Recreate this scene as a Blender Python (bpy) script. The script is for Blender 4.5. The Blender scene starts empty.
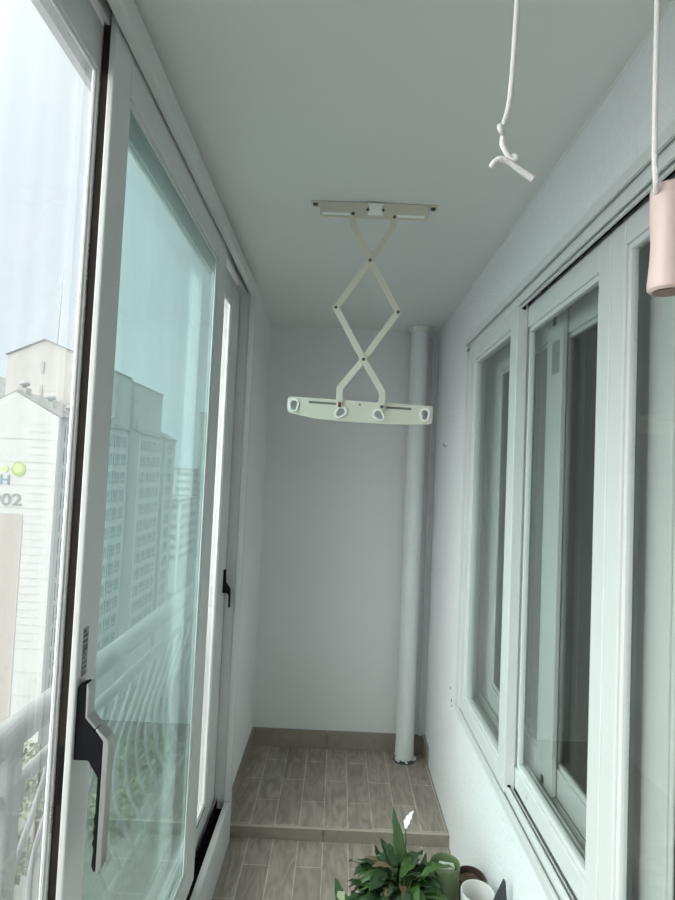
import bpy, bmesh, math, random
from mathutils import Vector, Matrix
random.seed(11)
C = bpy.context.scene.collection
SC = bpy.context.scene
PI = math.pi

# ---------------------------------------------------------------- materials
def mat(name, col, rough=.5, metal=0., spec=.5, bump=0., bscale=40., mott=0., mscale=6., emit=None, coords='Object'):
    m = bpy.data.materials.new(name); m.use_nodes = True
    n = m.node_tree; N = n.nodes; L = n.links
    b = N['Principled BSDF']
    b.inputs['Base Color'].default_value = (*col, 1); b.inputs['Roughness'].default_value = rough
    b.inputs['Metallic'].default_value = metal; b.inputs['Specular IOR Level'].default_value = spec
    tc = N.new('ShaderNodeTexCoord')
    if bump or mott:
        t = N.new('ShaderNodeTexNoise'); t.inputs['Scale'].default_value = bscale; t.inputs['Detail'].default_value = 5
        L.new(tc.outputs[coords], t.inputs['Vector'])
    if bump:
        bp = N.new('ShaderNodeBump'); bp.inputs['Strength'].default_value = bump; bp.inputs['Distance'].default_value = .004
        L.new(t.outputs['Fac'], bp.inputs['Height']); L.new(bp.outputs[0], b.inputs['Normal'])
    if mott:
        t2 = N.new('ShaderNodeTexNoise'); t2.inputs['Scale'].default_value = mscale; t2.inputs['Detail'].default_value = 6
        L.new(tc.outputs[coords], t2.inputs['Vector'])
        r = N.new('ShaderNodeMix'); r.data_type = 'RGBA'
        r.inputs[6].default_value = (*[c*(1-mott) for c in col], 1); r.inputs[7].default_value = (*[min(1, c*(1+mott)) for c in col], 1)
        L.new(t2.outputs['Fac'], r.inputs[0]); L.new(r.outputs[2], b.inputs['Base Color'])
    return m

def glass(name, tint, dirt=0., f0=.075, streak=(60, 60, 1.2)):
    """thin glazing: tinted clear pane, mirror share rising at grazing angles, optional film of dried rain streaks"""
    m = bpy.data.materials.new(name); m.use_nodes = True
    N = m.node_tree.nodes; L = m.node_tree.links; N.clear()
    out = N.new('ShaderNodeOutputMaterial'); tr = N.new('ShaderNodeBsdfTransparent'); gl = N.new('ShaderNodeBsdfGlossy')
    tr.inputs[0].default_value = (*tint, 1); gl.inputs['Roughness'].default_value = .0; gl.inputs[0].default_value = (.93, .97, .96, 1)
    lw = N.new('ShaderNodeLayerWeight'); lw.inputs[0].default_value = .5
    p = N.new('ShaderNodeMath'); p.operation = 'POWER'; p.inputs[1].default_value = 5; L.new(lw.outputs['Facing'], p.inputs[0])
    q = N.new('ShaderNodeMath'); q.operation = 'MULTIPLY_ADD'; q.inputs[1].default_value = 1-f0; q.inputs[2].default_value = f0
    L.new(p.outputs[0], q.inputs[0])
    mx = N.new('ShaderNodeMixShader'); L.new(q.outputs[0], mx.inputs[0]); L.new(tr.outputs[0], mx.inputs[1]); L.new(gl.outputs[0], mx.inputs[2])
    last = mx
    if dirt:
        tc = N.new('ShaderNodeTexCoord'); mp = N.new('ShaderNodeMapping'); mp.inputs['Scale'].default_value = streak
        L.new(tc.outputs['Object'], mp.inputs[0])
        t = N.new('ShaderNodeTexNoise'); t.inputs['Scale'].default_value = 1; t.inputs['Detail'].default_value = 4
        L.new(mp.outputs[0], t.inputs['Vector'])
        cr = N.new('ShaderNodeValToRGB'); cr.color_ramp.elements[0].position = .42; cr.color_ramp.elements[1].position = .68
        cr.color_ramp.elements[0].color = (dirt*.35,)*3+(1,); cr.color_ramp.elements[1].color = (dirt,)*3+(1,)
        L.new(t.outputs['Fac'], cr.inputs[0])
        tl = N.new('ShaderNodeBsdfTranslucent'); tl.inputs[0].default_value = (.9, .94, .94, 1)
        m2 = N.new('ShaderNodeMixShader'); L.new(cr.outputs[0], m2.inputs[0]); L.new(mx.outputs[0], m2.inputs[1]); L.new(tl.outputs[0], m2.inputs[2])
        last = m2
    L.new(last.outputs[0], out.inputs[0])
    return m

def tile_mat():
    m = bpy.data.materials.new('wood_look_tile'); m.use_nodes = True
    N = m.node_tree.nodes; L = m.node_tree.links; b = N['Principled BSDF']
    tc = N.new('ShaderNodeTexCoord')
    mp = N.new('ShaderNodeMapping'); mp.inputs['Rotation'].default_value = (0, 0, PI/2); mp.inputs['Location'].default_value = (.135, .0, 0)
    L.new(tc.outputs['Object'], mp.inputs[0])
    br = N.new('ShaderNodeTexBrick'); br.offset = .5; br.offset_frequency = 2
    br.inputs['Color1'].default_value = (.42, .37, .32, 1); br.inputs['Color2'].default_value = (.355, .31, .268, 1); br.inputs['Mortar'].default_value = (.64, .59, .50, 1)
    br.inputs['Scale'].default_value = 1; br.inputs['Mortar Size'].default_value = .0021; br.inputs['Mortar Smooth'].default_value = .3
    br.inputs['Bias'].default_value = 0; br.inputs['Brick Width'].default_value = .355; br.inputs['Row Height'].default_value = .1033
    L.new(mp.outputs[0], br.inputs['Vector'])
    gm = N.new('ShaderNodeMapping'); gm.inputs['Scale'].default_value = (26, 5.5, 14); L.new(tc.outputs['Object'], gm.inputs[0])
    no = N.new('ShaderNodeTexNoise'); no.inputs['Scale'].default_value = 1; no.inputs['Detail'].default_value = 6; no.inputs['Distortion'].default_value = 1.9
    L.new(gm.outputs[0], no.inputs['Vector'])
    cr = N.new('ShaderNodeValToRGB'); cr.color_ramp.elements[0].position = .33; cr.color_ramp.elements[0].color = (.72, .71, .70, 1)
    cr.color_ramp.elements[1].position = .66; cr.color_ramp.elements[1].color = (1.1, 1.1, 1.1, 1); L.new(no.outputs['Fac'], cr.inputs[0])
    mu = N.new('ShaderNodeMix'); mu.data_type = 'RGBA'; mu.blend_type = 'MULTIPLY'; mu.inputs[0].default_value = 1
    L.new(br.outputs['Color'], mu.inputs[6]); L.new(cr.outputs[0], mu.inputs[7]); L.new(mu.outputs[2], b.inputs['Base Color'])
    b.inputs['Roughness'].default_value = .55
    bp = N.new('ShaderNodeBump'); bp.inputs['Strength'].default_value = .25; bp.inputs['Distance'].default_value = .002; bp.invert = True
    L.new(br.outputs['Fac'], bp.inputs['Height']); L.new(bp.outputs[0], b.inputs['Normal'])
    return m

M = {}
M['pvc'] = mat('white_pvc', (.67, .685, .685), .38, bump=.02, bscale=300)
M['wall'] = mat('white_wall_paint', (.775, .79, .79), .75, bump=.12, bscale=60, mott=.02, mscale=3)
M['rough'] = mat('embossed_white_wall', (.81, .825, .84), .8, bump=1., bscale=85, mott=.06, mscale=40)
M['ceil'] = mat('ceiling_paint', (.76, .765, .755), .5, bump=.05, bscale=25)
M['tile'] = tile_mat()
M['skirt'] = mat('skirting_tile', (.30, .26, .22), .55, mott=.25, mscale=22, bump=.05)
M['grout'] = mat('grout', (.52, .47, .40), .9, mott=.05)
M['black'] = mat('black_plastic', (.008, .0085, .010), .6, spec=.12, bump=.02)
M['rubber'] = mat('dark_rubber', (.014, .013, .013), .9, spec=.03, bump=.1)
M['brown'] = mat('dark_brown_gasket', (.034, .028, .026), .8, spec=.08, mott=.25, mscale=30)
M['silver'] = mat('brushed_silver', (.50, .50, .495), .36, metal=.85, bump=.02, bscale=200)
M['teal'] = glass('teal_tinted_glass', (.865, .985, .968), .015, .085, (1, 75, 1.1))
M['clear'] = glass('streaked_clear_glass', (.94, .97, .97), .045, .04, (1, 26, .5))
M['pane'] = glass('clear_window_glass', (.92, .94, .932), 0, .03)
M['cream'] = mat('cream_painted_metal', (.64, .60, .50), .42, metal=.0, mott=.03)
M['cream_lit'] = mat('lit_cream_metal', (.68, .665, .57), .4, mott=.04)  # same cream metal, made lighter to paint in the light on the lower parts
M['ring'] = mat('white_plastic', (.9, .91, .90), .35, mott=.02)
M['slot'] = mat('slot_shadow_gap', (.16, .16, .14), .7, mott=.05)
M['screw'] = mat('dark_rivet', (.09, .085, .08), .5, metal=.0, mott=.05)
M['red'] = mat('red_brown_plastic', (.22, .05, .04), .5, mott=.05)
M['cord'] = mat('white_braided_cord', (.88, .87, .85), .8, bump=.6, bscale=900)
M['pink'] = mat('pale_pink_plastic', (.62, .485, .46), .42, bump=.02, bscale=150)
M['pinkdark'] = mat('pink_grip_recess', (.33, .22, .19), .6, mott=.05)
M['pipe'] = mat('rough_painted_pipe', (.74, .77, .775), .7, bump=.9, bscale=70, mott=.04, mscale=40)
M['flake'] = mat('peeling_white_paint', (.80, .80, .78), .8, mott=.08, mscale=60)
M['grey_hole'] = mat('bare_grey_cement', (.11, .115, .12), .9, mott=.3, mscale=60)
M['sill'] = mat('grey_wood_sill', (.33, .315, .295), .6, mott=.3, mscale=30)
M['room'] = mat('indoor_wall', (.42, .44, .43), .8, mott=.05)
M['curtain'] = mat('grey_curtain', (.30, .33, .32), .9, mott=.05)
M['label'] = mat('grey_sticker', (.30, .32, .32), .5, mott=.08, mscale=50)
M['ink'] = mat('label_ink', (.07, .08, .085), .6, mott=.05)
M['paleink'] = mat('worn_grey_ink', (.25, .26, .26), .6, mott=.05)
M['rail'] = mat('grey_white_railing', (.20, .215, .215), .5, mott=.04)
M['concrete'] = mat('concrete', (.14,.14,.135), .9, bump=.3, mott=.1)

# ---------------------------------------------------------------- helpers
def setp(o, label=None, cat=None, group=None, kind=None):
    if label: o['label'] = label
    if cat: o['category'] = cat
    if group: o['group'] = group
    if kind: o['kind'] = kind
    return o
def link(name, me, parent=None, loc=None):
    o = bpy.data.objects.new(name, me); C.objects.link(o)
    if parent: o.parent = parent
    if loc: o.location = loc
    return o
def empty(name, loc, label, cat, group=None, kind=None):
    o = bpy.data.objects.new(name, None); C.objects.link(o); o.location = loc; o.empty_display_size = .05
    return setp(o, label, cat, group, kind)
def build(name, bm, mats, parent=None, smooth=False, bevel=0., loc=None):
    """mesh in world coordinates; re-based to its parent's location"""
    if not isinstance(mats, (list, tuple)): mats = [mats]
    bmesh.ops.recalc_face_normals(bm, faces=bm.faces)
    off = None
    if parent is not None:
        off = parent.location.copy()
        if parent.parent is not None: off = off + parent.parent.location
        bmesh.ops.translate(bm, verts=bm.verts, vec=-off)
    elif loc is not None:
        bmesh.ops.translate(bm, verts=bm.verts, vec=-Vector(loc))
    me = bpy.data.meshes.new(name); bm.to_mesh(me); bm.free()
    for m in mats: me.materials.append(m)
    if smooth:
        for p in me.polygons: p.use_smooth = True
        me.set_sharp_from_angle(angle=math.radians(40))
    o = link(name, me, parent, loc if parent is None else None)
    if bevel:
        b = o.modifiers.new('bevel', 'BEVEL'); b.width = bevel; b.segments = 2; b.limit_method = 'ANGLE'
    return o
def box(bm, x0, x1, y0, y1, z0, z1, mi=0):
    vs = [bm.verts.new((x, y, z)) for x in (min(x0, x1), max(x0, x1)) for y in (min(y0, y1), max(y0, y1)) for z in (min(z0, z1), max(z0, z1))]
    for f in ((0, 1, 3, 2), (4, 6, 7, 5), (0, 4, 5, 1), (2, 3, 7, 6), (0, 2, 6, 4), (1, 5, 7, 3)):
        fc = bm.faces.new([vs[i] for i in f]); fc.material_index = mi
def B(*boxes):
    bm = bmesh.new()
    for b in boxes: box(bm, *b)
    return bm
def tube(bm, pts, r, n=10, cap=True, mi=0):
    pts = [Vector(p) for p in pts]; rings = []
    rr = r if isinstance(r, (list, tuple)) else [r]*len(pts)
    t0 = (pts[1]-pts[0]).normalized(); up = Vector((0, 0, 1)) if abs(t0.z) < .9 else Vector((1, 0, 0))
    u = t0.cross(up).normalized()
    for i, p in enumerate(pts):
        t = ((pts[min(i+1, len(pts)-1)]-pts[max(i-1, 0)])).normalized()
        u = (u-t*u.dot(t)).normalized(); w = t.cross(u)
        rings.append([bm.verts.new(p+(u*math.cos(a)+w*math.sin(a))*rr[i]) for a in [2*PI*k/n for k in range(n)]])
    for a, b in zip(rings, rings[1:]):
        for k in range(n):
            f = bm.faces.new((a[k], a[(k+1) % n], b[(k+1) % n], b[k])); f.material_index = mi; f.smooth = True
    if cap:
        for rg in (rings[0][::-1], rings[-1]):
            f = bm.faces.new(rg); f.material_index = mi
def prism(bm, poly, a0, a1, axis='y', mi=0):
    """polygon extruded along an axis; poly in the two other coordinates"""
    def P(p, a):
        return {'y': (p[0], a, p[1]), 'x': (a, p[0], p[1]), 'z': (p[0], p[1], a)}[axis]
    A = [bm.verts.new(P(p, a0)) for p in poly]; Bv = [bm.verts.new(P(p, a1)) for p in poly]
    n = len(poly)
    for f in [A, Bv[::-1]]+[(A[i], A[(i+1) % n], Bv[(i+1) % n], Bv[i]) for i in range(n)]:
        fc = bm.faces.new(f); fc.material_index = mi
def lathe(bm, prof, cx, cy, n=40, mi=0):
    rings = [[bm.verts.new((cx+r*math.cos(2*PI*k/n), cy+r*math.sin(2*PI*k/n), z)) for k in range(n)] for r, z in prof]
    for a, b in zip(rings, rings[1:]):
        for k in range(n):
            f = bm.faces.new((a[k], a[(k+1) % n], b[(k+1) % n], b[k])); f.material_index = mi; f.smooth = True
    for rg in (rings[0], rings[-1]):
        f = bm.faces.new(rg); f.material_index = mi
def spline(pts, per=8):
    pts = [Vector(p) for p in pts]; out = []
    for i in range(len(pts)-1):
        p0, p1, p2, p3 = pts[max(i-1, 0)], pts[i], pts[i+1], pts[min(i+2, len(pts)-1)]
        for k in range(per):
            t = k/per
            out.append(.5*((2*p1)+(p2-p0)*t+(2*p0-5*p1+4*p2-p3)*t*t+(3*p1-p0-3*p2+p3)*t**3))
    out.append(pts[-1]); return out
def text_mesh(name, s, size, m, parent, loc, rot, extrude=.0005, align='LEFT', bold=0., sx=1.):
    cu = bpy.data.curves.new(name, 'FONT'); cu.body = s; cu.size = size; cu.extrude = extrude; cu.align_x = align; cu.offset = bold
    tmp = bpy.data.objects.new('tmp', cu); C.objects.link(tmp)
    dg = bpy.context.evaluated_depsgraph_get(); dg.update()
    me = bpy.data.meshes.new_from_object(tmp.evaluated_get(dg)); bpy.data.objects.remove(tmp); bpy.data.curves.remove(cu)
    me.name = name; me.materials.clear(); me.materials.append(m)
    o = link(name, me, parent); o.location = Vector(loc)-parent.location; o.rotation_euler = rot; o.scale = (sx, 1, 1)
    return o
def struct(name, bm, m, bevel=0., label=None, cat=None, **k):
    o = build(name, bm, m, bevel=bevel, **k); o['kind'] = 'structure'
    if label: o['label'] = label
    if cat: o['category'] = cat
    return o

# ---------------------------------------------------------------- room shell
YB = 3.126; XL = -.409; XR = .527; ZC = 2.30; Y0 = -1.25; STEP = 2.422
struct('floor', B((-.56, XR+.12, Y0-.1, STEP, -.2, -.05)), M['tile'], label='lower balcony floor of grey brown wood look tile in front of the step', cat='floor')
struct('floor', B((-.56, XR+.12, STEP+.012, YB+.1, -.2, 0)), M['tile'], label='raised far part of the tiled floor behind the step', cat='floor')
# riser of the step: two tiles and the pale grout over them
bm = B((XL, -.0015, STEP, STEP+.012, -.05, -.0015), (.0015, XR, STEP, STEP+.012, -.05, -.0015))
struct('trim_1', bm, M['skirt'], bevel=.001, label='low tiled riser of the floor step', cat='trim')
struct('trim_2', B((XL, XR, STEP-.0005, STEP+.0125, -.0015, .0006)), M['grout'], label='pale grout line along the edge of the floor step', cat='trim')
struct('ceiling', B((-.56, XR+.14, Y0-.1, YB+.1, ZC, ZC+.2)), M['ceil'], label='plain pale ceiling over the balcony', cat='ceiling')
struct('wall_back', B((-.56, XR+.14, YB, YB+.12, -.2, ZC)), M['wall'], label='plain white end wall of the balcony', cat='wall')
struct('wall_front', B((-.56, XR+.14, Y0-.12, Y0, -.2, ZC)), M['wall'], label='wall behind the viewer', cat='wall')
struct('wall_left', B((-.56, XL, 2.395, YB, -.2, ZC), (-.56, XL, Y0, 2.395, 2.278, ZC)), M['wall'], label='short white wall strip beyond the tall left window', cat='wall')
WY0, WY1, WZ0, WZ1 = -.8, 2.356, .545, 2.07
bm = B((XR, XR+.13, WY1, YB, -.2, ZC), (XR, XR+.13, Y0, WY0, -.2, ZC), (XR, XR+.13, WY0, WY1, -.2, WZ0), (XR, XR+.13, WY0, WY1, WZ1, ZC))
struct('wall_right', bm, M['rough'], label='textured white wall around the right hand windows', cat='wall')
# skirting tiles
bm = B((XL, -.0015, YB-.011, YB, 0, .094), (.0015, .345, YB-.011, YB, 0, .094), (.345, XR, YB-.011, YB, 0, .094))
struct('baseboard_back', bm, M['skirt'], bevel=.001, label='wood look skirting tiles along the end wall', cat='skirting')
struct('baseboard_left', B((XL, XL+.011, 2.40, YB-.011, 0, .094)), M['skirt'], bevel=.001, label='wood look skirting tile on the short left wall', cat='skirting')
struct('baseboard_right', B((XR-.011, XR, 2.98, YB-.011, 0, .094)), M['skirt'], bevel=.001, label='short skirting tile in the far right corner', cat='skirting')
# corner and ceiling sealant beads
def bead(bm, a, b, r=.006):
    a, b = Vector(a), Vector(b); n = 24
    pts = [a.lerp(b, i/n)+Vector((random.uniform(-1, 1), random.uniform(-1, 1), random.uniform(-1, 1)))*.0012 for i in range(n+1)]
    tube(bm, pts, [r*random.uniform(.8, 1.2) for _ in pts], 8)
bm = bmesh.new(); bead(bm, (XL, YB, ZC), (XR, YB, ZC)); bead(bm, (XR, 0, ZC), (XR, YB, ZC), .004); bead(bm, (XL, 2.4, ZC), (XL, YB, ZC))
struct('trim_3', bm, M['ceil'], smooth=True, label='thin sealant bead along the ceiling edges', cat='trim')
bm = bmesh.new(); tube(bm, [(.500, YB-.008, .094), (.500, YB-.008, 2.16), (.499, YB-.008, 2.21), (.492, YB-.008, 2.25), (.478, YB-.006, 2.27)], .008, 8)
struct('trim_4', bm, M['wall'], smooth=True, label='narrow white cover strip in the far right corner', cat='trim')
# dark room behind the right hand windows
RX0, RX1 = XR+.13, 3.9
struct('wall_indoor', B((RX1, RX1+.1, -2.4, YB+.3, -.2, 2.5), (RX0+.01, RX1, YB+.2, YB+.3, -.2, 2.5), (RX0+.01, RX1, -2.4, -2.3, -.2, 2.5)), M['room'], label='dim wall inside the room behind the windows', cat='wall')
struct('floor_indoor', B((RX0+.01, RX1, -2.3, YB+.2, -.2, .12)), M['sill'], label='floor of the dim room behind the windows', cat='floor')
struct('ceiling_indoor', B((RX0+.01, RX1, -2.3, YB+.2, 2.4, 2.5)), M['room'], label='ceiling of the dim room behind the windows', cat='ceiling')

# ---------------------------------------------------------------- windows
def sash(name, label, face, d, y0, y1, z0, z1, near, far, bot, top, thick, gmat, group=None, w=.013, gd=.55):
    """sliding sash; face = x of its balcony side, body runs from there in direction d"""
    r = empty(name, (face+d*thick/2, (y0+y1)/2, z0), label, 'window sash', group)
    b = face+d*thick
    bm = B((face, b, y0, y0+near, z0, z1), (face, b, y1-far, y1, z0, z1), (face, b, y0+near, y1-far, z0, z0+bot), (face, b, y0+near, y1-far, z1-top, z1))
    build('sash_frame', bm, M['pvc'], r, bevel=.003)
    # glazing bead, stepped back from the face
    f2, b2 = face+d*min(.006, thick*gd*.6), b-d*.004
    gy0, gy1, gz0, gz1 = y0+near, y1-far, z0+bot, z1-top
    bm = B((f2, b2, gy0, gy0+w, gz0, gz1), (f2, b2, gy1-w, gy1, gz0, gz1), (f2, b2, gy0+w, gy1-w, gz0, gz0+w), (f2, b2, gy0+w, gy1-w, gz1-w, gz1))
    build('glazing_bead', bm, M['pvc'], r, bevel=.002)
    m = face+d*thick*gd
    build('glass', B((m, m+d*.005, gy0+w, gy1-w, gz0+w, gz1-w)), gmat, r)
    return r

# ---- tall left window: frame
FL0, FL1 = -1.2, 2.40        # along y
w1 = empty('window_1', (-.45, .6, -.05), 'tall white sliding window frame along the left side', 'window', kind='structure')
XI, XO = -.386, -.515
bm = B((XI, -.408, FL0, FL1, 2.228, 2.278), (-.408, XO, FL0, FL1, 2.266, 2.278), (-.426, -.434, FL0, FL1, 2.235, 2.266), (-.50, XO, FL0, FL1, 2.20, 2.266))
build('head', bm, M['pvc'], w1, bevel=.002)
bm = B((XI, -.409, 2.352, FL1, .132, 2.228), (-.409, XO, 2.362, FL1, -.05, 2.266), (XI, -.409, FL0, FL0+.05, .132, 2.228), (-.409, XO, FL0, FL0+.04, -.05, 2.266))
build('jamb', bm, M['pvc'], w1, bevel=.002)
bm = B((XI, -.409, FL0, FL1, -.05, .132), (-.409, XO, FL0+.04, 2.362, -.05, .05), (-.50, XO, FL0+.04, 2.362, .05, .12))
build('sill', bm, M['pvc'], w1, bevel=.002)
build('track_gasket', B((-.4105, -.4372, 1.885, 2.355, .05, .105), (-.410, -.416, 1.885, 2.358, .105, .118), (-.4366, -.4379, 1.885, 2.352, .105, .145)), M['rubber'], w1, bevel=.002)
build('head_gasket', B((-.41, -.438, FL0+.05, 2.355, 2.260, 2.2658)), M['rubber'], w1)

A = sash('sliding_window_sash', 'near left window sash with teal tinted glass and a big silver handle', -.412, -1, .930, 1.882, .155, 2.262, .074, .112, .09, .105, .012, M['teal'])
build('interlock_seal', B((-.4241, -.4370, .934, .985, .16, 2.245)), M['brown'], A)
for z0_, z1_ in ((.93, 1.02), (.66, .74)): build('roller_guide', B((-.4255, -.4320, .9325, .9339, z0_, z1_)), M['black'], A)
# handle: black body, silver lever seen edge-on
hy0, hy1 = .937, .961
bm = bmesh.new()
prism(bm, [(-.412, 1.112), (-.410, 1.118), (-.400, 1.121), (-.397, 1.116), (-.3965, 1.066), (-.381, 1.047), (-.365, 1.030), (-.365, .825), (-.3675, .822), (-.3725, .832), (-.3710, .86), (-.3735, .868), (-.3710, .876), (-.3735, .886), (-.3710, .896), (-.373, .906), (-.371, .916), (-.371, .972), (-.388, .998), (-.412, .998)], hy0, hy1)
build('handle', bm, M['black'], A, bevel=.0015)['label'] = 'large black and silver lever handle'
h = A.children[-1]
bm = bmesh.new()
prism(bm, [(-.3975, 1.121), (-.3945, 1.119), (-.3925, 1.112), (-.3925, 1.069), (-.3765, 1.0515), (-.3796, 1.048), (-.3965, 1.066)], hy0-.0004, hy1+.002)
prism(bm, [(-.3788, 1.0472), (-.3757, 1.0507), (-.359, 1.035), (-.3562, 1.029), (-.3555, 1.018), (-.3575, .826), (-.3605, .8205), (-.365, .8215), (-.365, 1.030)], hy0-.0004, hy1+.002)
build('handle_lever', bm, M['silver'], h, bevel=.0018)['label'] = 'brushed silver lever cover'
# barcode sticker on the stile
st = build('sticker', B((-.412, -.4116, .946, .966, 1.128, 1.208)), M['label'], A)
bm = bmesh.new(); z = 1.131
while z < 1.203:
    hgt = random.choice([.0015, .003, .005]); box(bm, -.4116, -.4113, .9475, .9645 if random.random() < .7 else .957, z, z+hgt); z += hgt+random.choice([.0015, .0025, .004])
build('barcode', bm, M['ink'], st)

Cs = sash('sliding_window_sash', 'nearest left window sash with clear rain streaked glass at the picture edge', -.438, -1, -.15, 1.015, .10, 2.235, .09, .086, .10, .084, .013, M['clear'], w=.003, gd=.5)
# small printed lines running down its stile (reads top to bottom)
text_mesh('printed_text', 'LG Hausys', .0105, M['paleink'], Cs, (-.4379, .928, .932), (PI/2, PI/2, PI/2))
bm = bmesh.new()
random.seed(5)
def dashes(bm, z0, z1, yc, w):
    z = z0
    while z > z1:
        l = random.uniform(.002, .006); box(bm, -.4382, -.4377, yc-w/2, yc+w/2*random.uniform(.5, 1), z-l, z); z -= l+random.choice([.0012, .0012, .005])
dashes(bm, 1.852, 1.765, .934, .005)
build('printed_marking', bm, M['paleink'], Cs)
Bs = sash('sliding_window_sash', 'far left window sash with a small black handle beside the jamb', -.450, -1, 1.02, 2.352, .10, 2.235, .07, .160, .115, .10, .014, M['clear'], w=.005, gd=.5)
build('gasket', B((-.4495, -.4503, 2.02, 2.185, .205, .211)), M['rubber'], Bs)
build('edge_gap_shade', B((-.452, -.470, 2.352, 2.3615, .12, 2.22)), M['rubber'], Bs)  # black strip paints the dark gap between sash and jamb
by0, by1 = 2.300, 2.318
bm = bmesh.new()
prism(bm, [(-.450, 1.076), (-.439, 1.078), (-.437, 1.03), (-.418, 1.005), (-.416, .99), (-.416, .928), (-.424, .925), (-.426, .978), (-.434, .984), (-.450, .984)], by0, by1)
build('handle', bm, M['black'], Bs, bevel=.001)['label'] = 'small black lever handle'
h = Bs.children[-1]
bm = bmesh.new()
prism(bm, [(-.439, 1.078), (-.4365, 1.076), (-.4345, 1.031), (-.4155, 1.006), (-.4135, .99), (-.4135, .928), (-.416, .928), (-.416, .99), (-.418, 1.005), (-.437, 1.03)], by0, by1)
build('handle_lever', bm, M['silver'], h)['label'] = 'narrow silver lever edge'
sash('sliding_window_sash', 'left window sash behind the viewer', -.412, -1, -1.15, -.05, .155, 2.232, .09, .09, .09, .105, .022, M['clear'])

# ---- right hand window: outer frame and its sashes
w2 = empty('window_2', (.56, .8, WZ0), 'white outer window frame in the right wall', 'window', kind='structure')
XF = .517
bm = B((XF, .60, WY0, WY1, WZ1-.012, WZ1), (XF, .60, WY0, WY1, WZ0, WZ0+.012), (XF, .60, WY1-.012, WY1, WZ0, WZ1), (XF, .60, WY0, WY0+.012, WZ0, WZ1))
# front flange, groove and rails
bm2 = B((XF-.006, XF+.002, WY0, WY1, 2.048, 2.072), (XF, XF+.006, WY0, WY1, 2.016, 2.036), (XF+.006, XF+.012, WY0, WY1, 2.030, 2.058), (XF-.004, XF+.006, WY0, WY1, .546, .572), (XF, XF+.006, 2.300, WY1-.012, .572, 2.03),
        (XF+.012, XF+.020, WY0, WY1, 2.012, 2.058), (XF+.013, XF+.020, WY0, WY1, .552, .592), (XF+.030, XF+.034, WY0, WY1, .552, .585), (XF+.066, XF+.083, WY0, WY1, .552, .606), (XF+.066, XF+.083, WY0, WY1, 1.998, 2.058))
build('frame', bm, M['pvc'], w2, bevel=.002); build('track', bm2, M['pvc'], w2, bevel=.0015)
build('track_painted_shade', B((XF+.0205, XF+.0295, WY0+.02, 1.66, .5521, .556), (XF+.035, XF+.065, WY0+.02, 1.66, .5521, .554), (XF+.021, XF+.065, WY0+.02, 1.66, 2.052, 2.0578)), M['brown'], w2)  # dark strips paint shade into the track grooves and head recess
struct('trim_6', B((XR-.003, XR+.001, WY0, WY1+.004, WZ0-.005, WZ0+.0005)), M['slot'], label='dark dirty joint and painted shadow gap under the right hand window frame', cat='trim')  # one dark strip for the grimy sealant and the frame's shadow line, painted in
S1 = sash('sliding_window_sash', 'far right window sash standing forward of the others, nearest the end wall', .5145+.006, 1, 1.690, 2.338, .575, 2.024, .068, .105, .058, .062, .032, M['pane'])
for q in ((.531, .541, 1.6885, 1.70, .577, .598), (.534, .546, 1.6885, 1.70, 2.006, 2.022)): build('stop_block', B(q), M['black'], S1, bevel=.001)
S2 = sash('sliding_window_sash', 'middle right window sash between the far sash and the wide white post', .553, 1, 1.170, 1.80, .590, 2.018, .056, .10, .058, .066, .026, M['pane'])
build('screw', B((.5524, .5530, 1.585, 1.591, .617, .622)), M['slot'], S2)
S3 = sash('sliding_window_sash', 'near right window sash cut off by the right picture edge', .553, 1, 0.30, 1.168, .590, 2.018, .07, .058, .058, .052, .026, M['pane'])
sash('sliding_window_sash', 'right window sash behind the viewer', .5205, 1, -.78, .36, .575, 2.024, .07, .068, .058, .062, .032, M['pane'])
# ---- inner window behind it
w3 = empty('window_3', (.64, .8, .58), 'second white window frame seen through the outer panes', 'window', kind='structure')
IX0, IX1 = .601, .70
bm = B((IX0, IX1, WY0, WY1, 2.03, 2.08), (IX0, IX1, WY0, WY1, .53, .60), (IX0, IX1, 2.330, 2.40, .60, 2.03), (IX0, IX1, WY0-.05, WY0, .60, 2.03),
       (IX0, IX0+.007, WY0, WY1, .60, .632), (IX0, IX0+.007, WY0, WY1, 1.995, 2.03), (.6275, .6295, WY0, WY1, .60, .628))
build('frame', bm, M['pvc'], w3, bevel=.002)
build('sill_board', B((.5845, .6005, WY0, 2.34, .600, .6068)), M['sill'], w3)['label'] = 'grey wood grained sill strip'
I1 = sash('inner_window_sash', 'inner window sash seen through the far right pane', .612, 1, 1.572, 2.328, .632, 1.995, .115, .14, .075, .085, .015, M['pane'])
stk = build('sticker', B((.6116, .612, 1.590, 1.645, 1.80, 1.895)), M['label'], I1)
build('stop_block', B((.6115, .612, 1.62, 1.645, 1.945, 1.97)), M['black'], I1)
build('stop_block', B((.6115, .612, 1.625, 1.645, .637, .660)), M['black'], I1)
I2 = sash('inner_window_sash', 'inner window sash seen through the middle right pane', .630, 1, 1.115, 1.655, .628, 1.995, .085, .05, .075, .085, .026, M['pane'])
I3 = sash('inner_window_sash', 'inner window sash seen through the near right pane', .612, 1, .2, 1.125, .632, 1.995, .085, .085, .075, .085, .015, M['pane'])
# curtain in the dim room
bm = bmesh.new(); prev = None
for i in range(161):
    y = -1.6+i*4.2/160; x = 1.25+.03*math.sin(i*.9)+.012*math.sin(i*2.3)
    a, b = bm.verts.new((x, y, .14)), bm.verts.new((x, y, 2.38))
    if prev: bm.faces.new((prev[0], a, b, prev[1])).smooth = True
    prev = (a, b)
cu = build('curtain', bm, M['curtain'])
sm = cu.modifiers.new('thick', 'SOLIDIFY'); sm.thickness = .004
setp(cu, 'dark grey folded curtain in the room behind the right hand panes', 'curtain')

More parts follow.
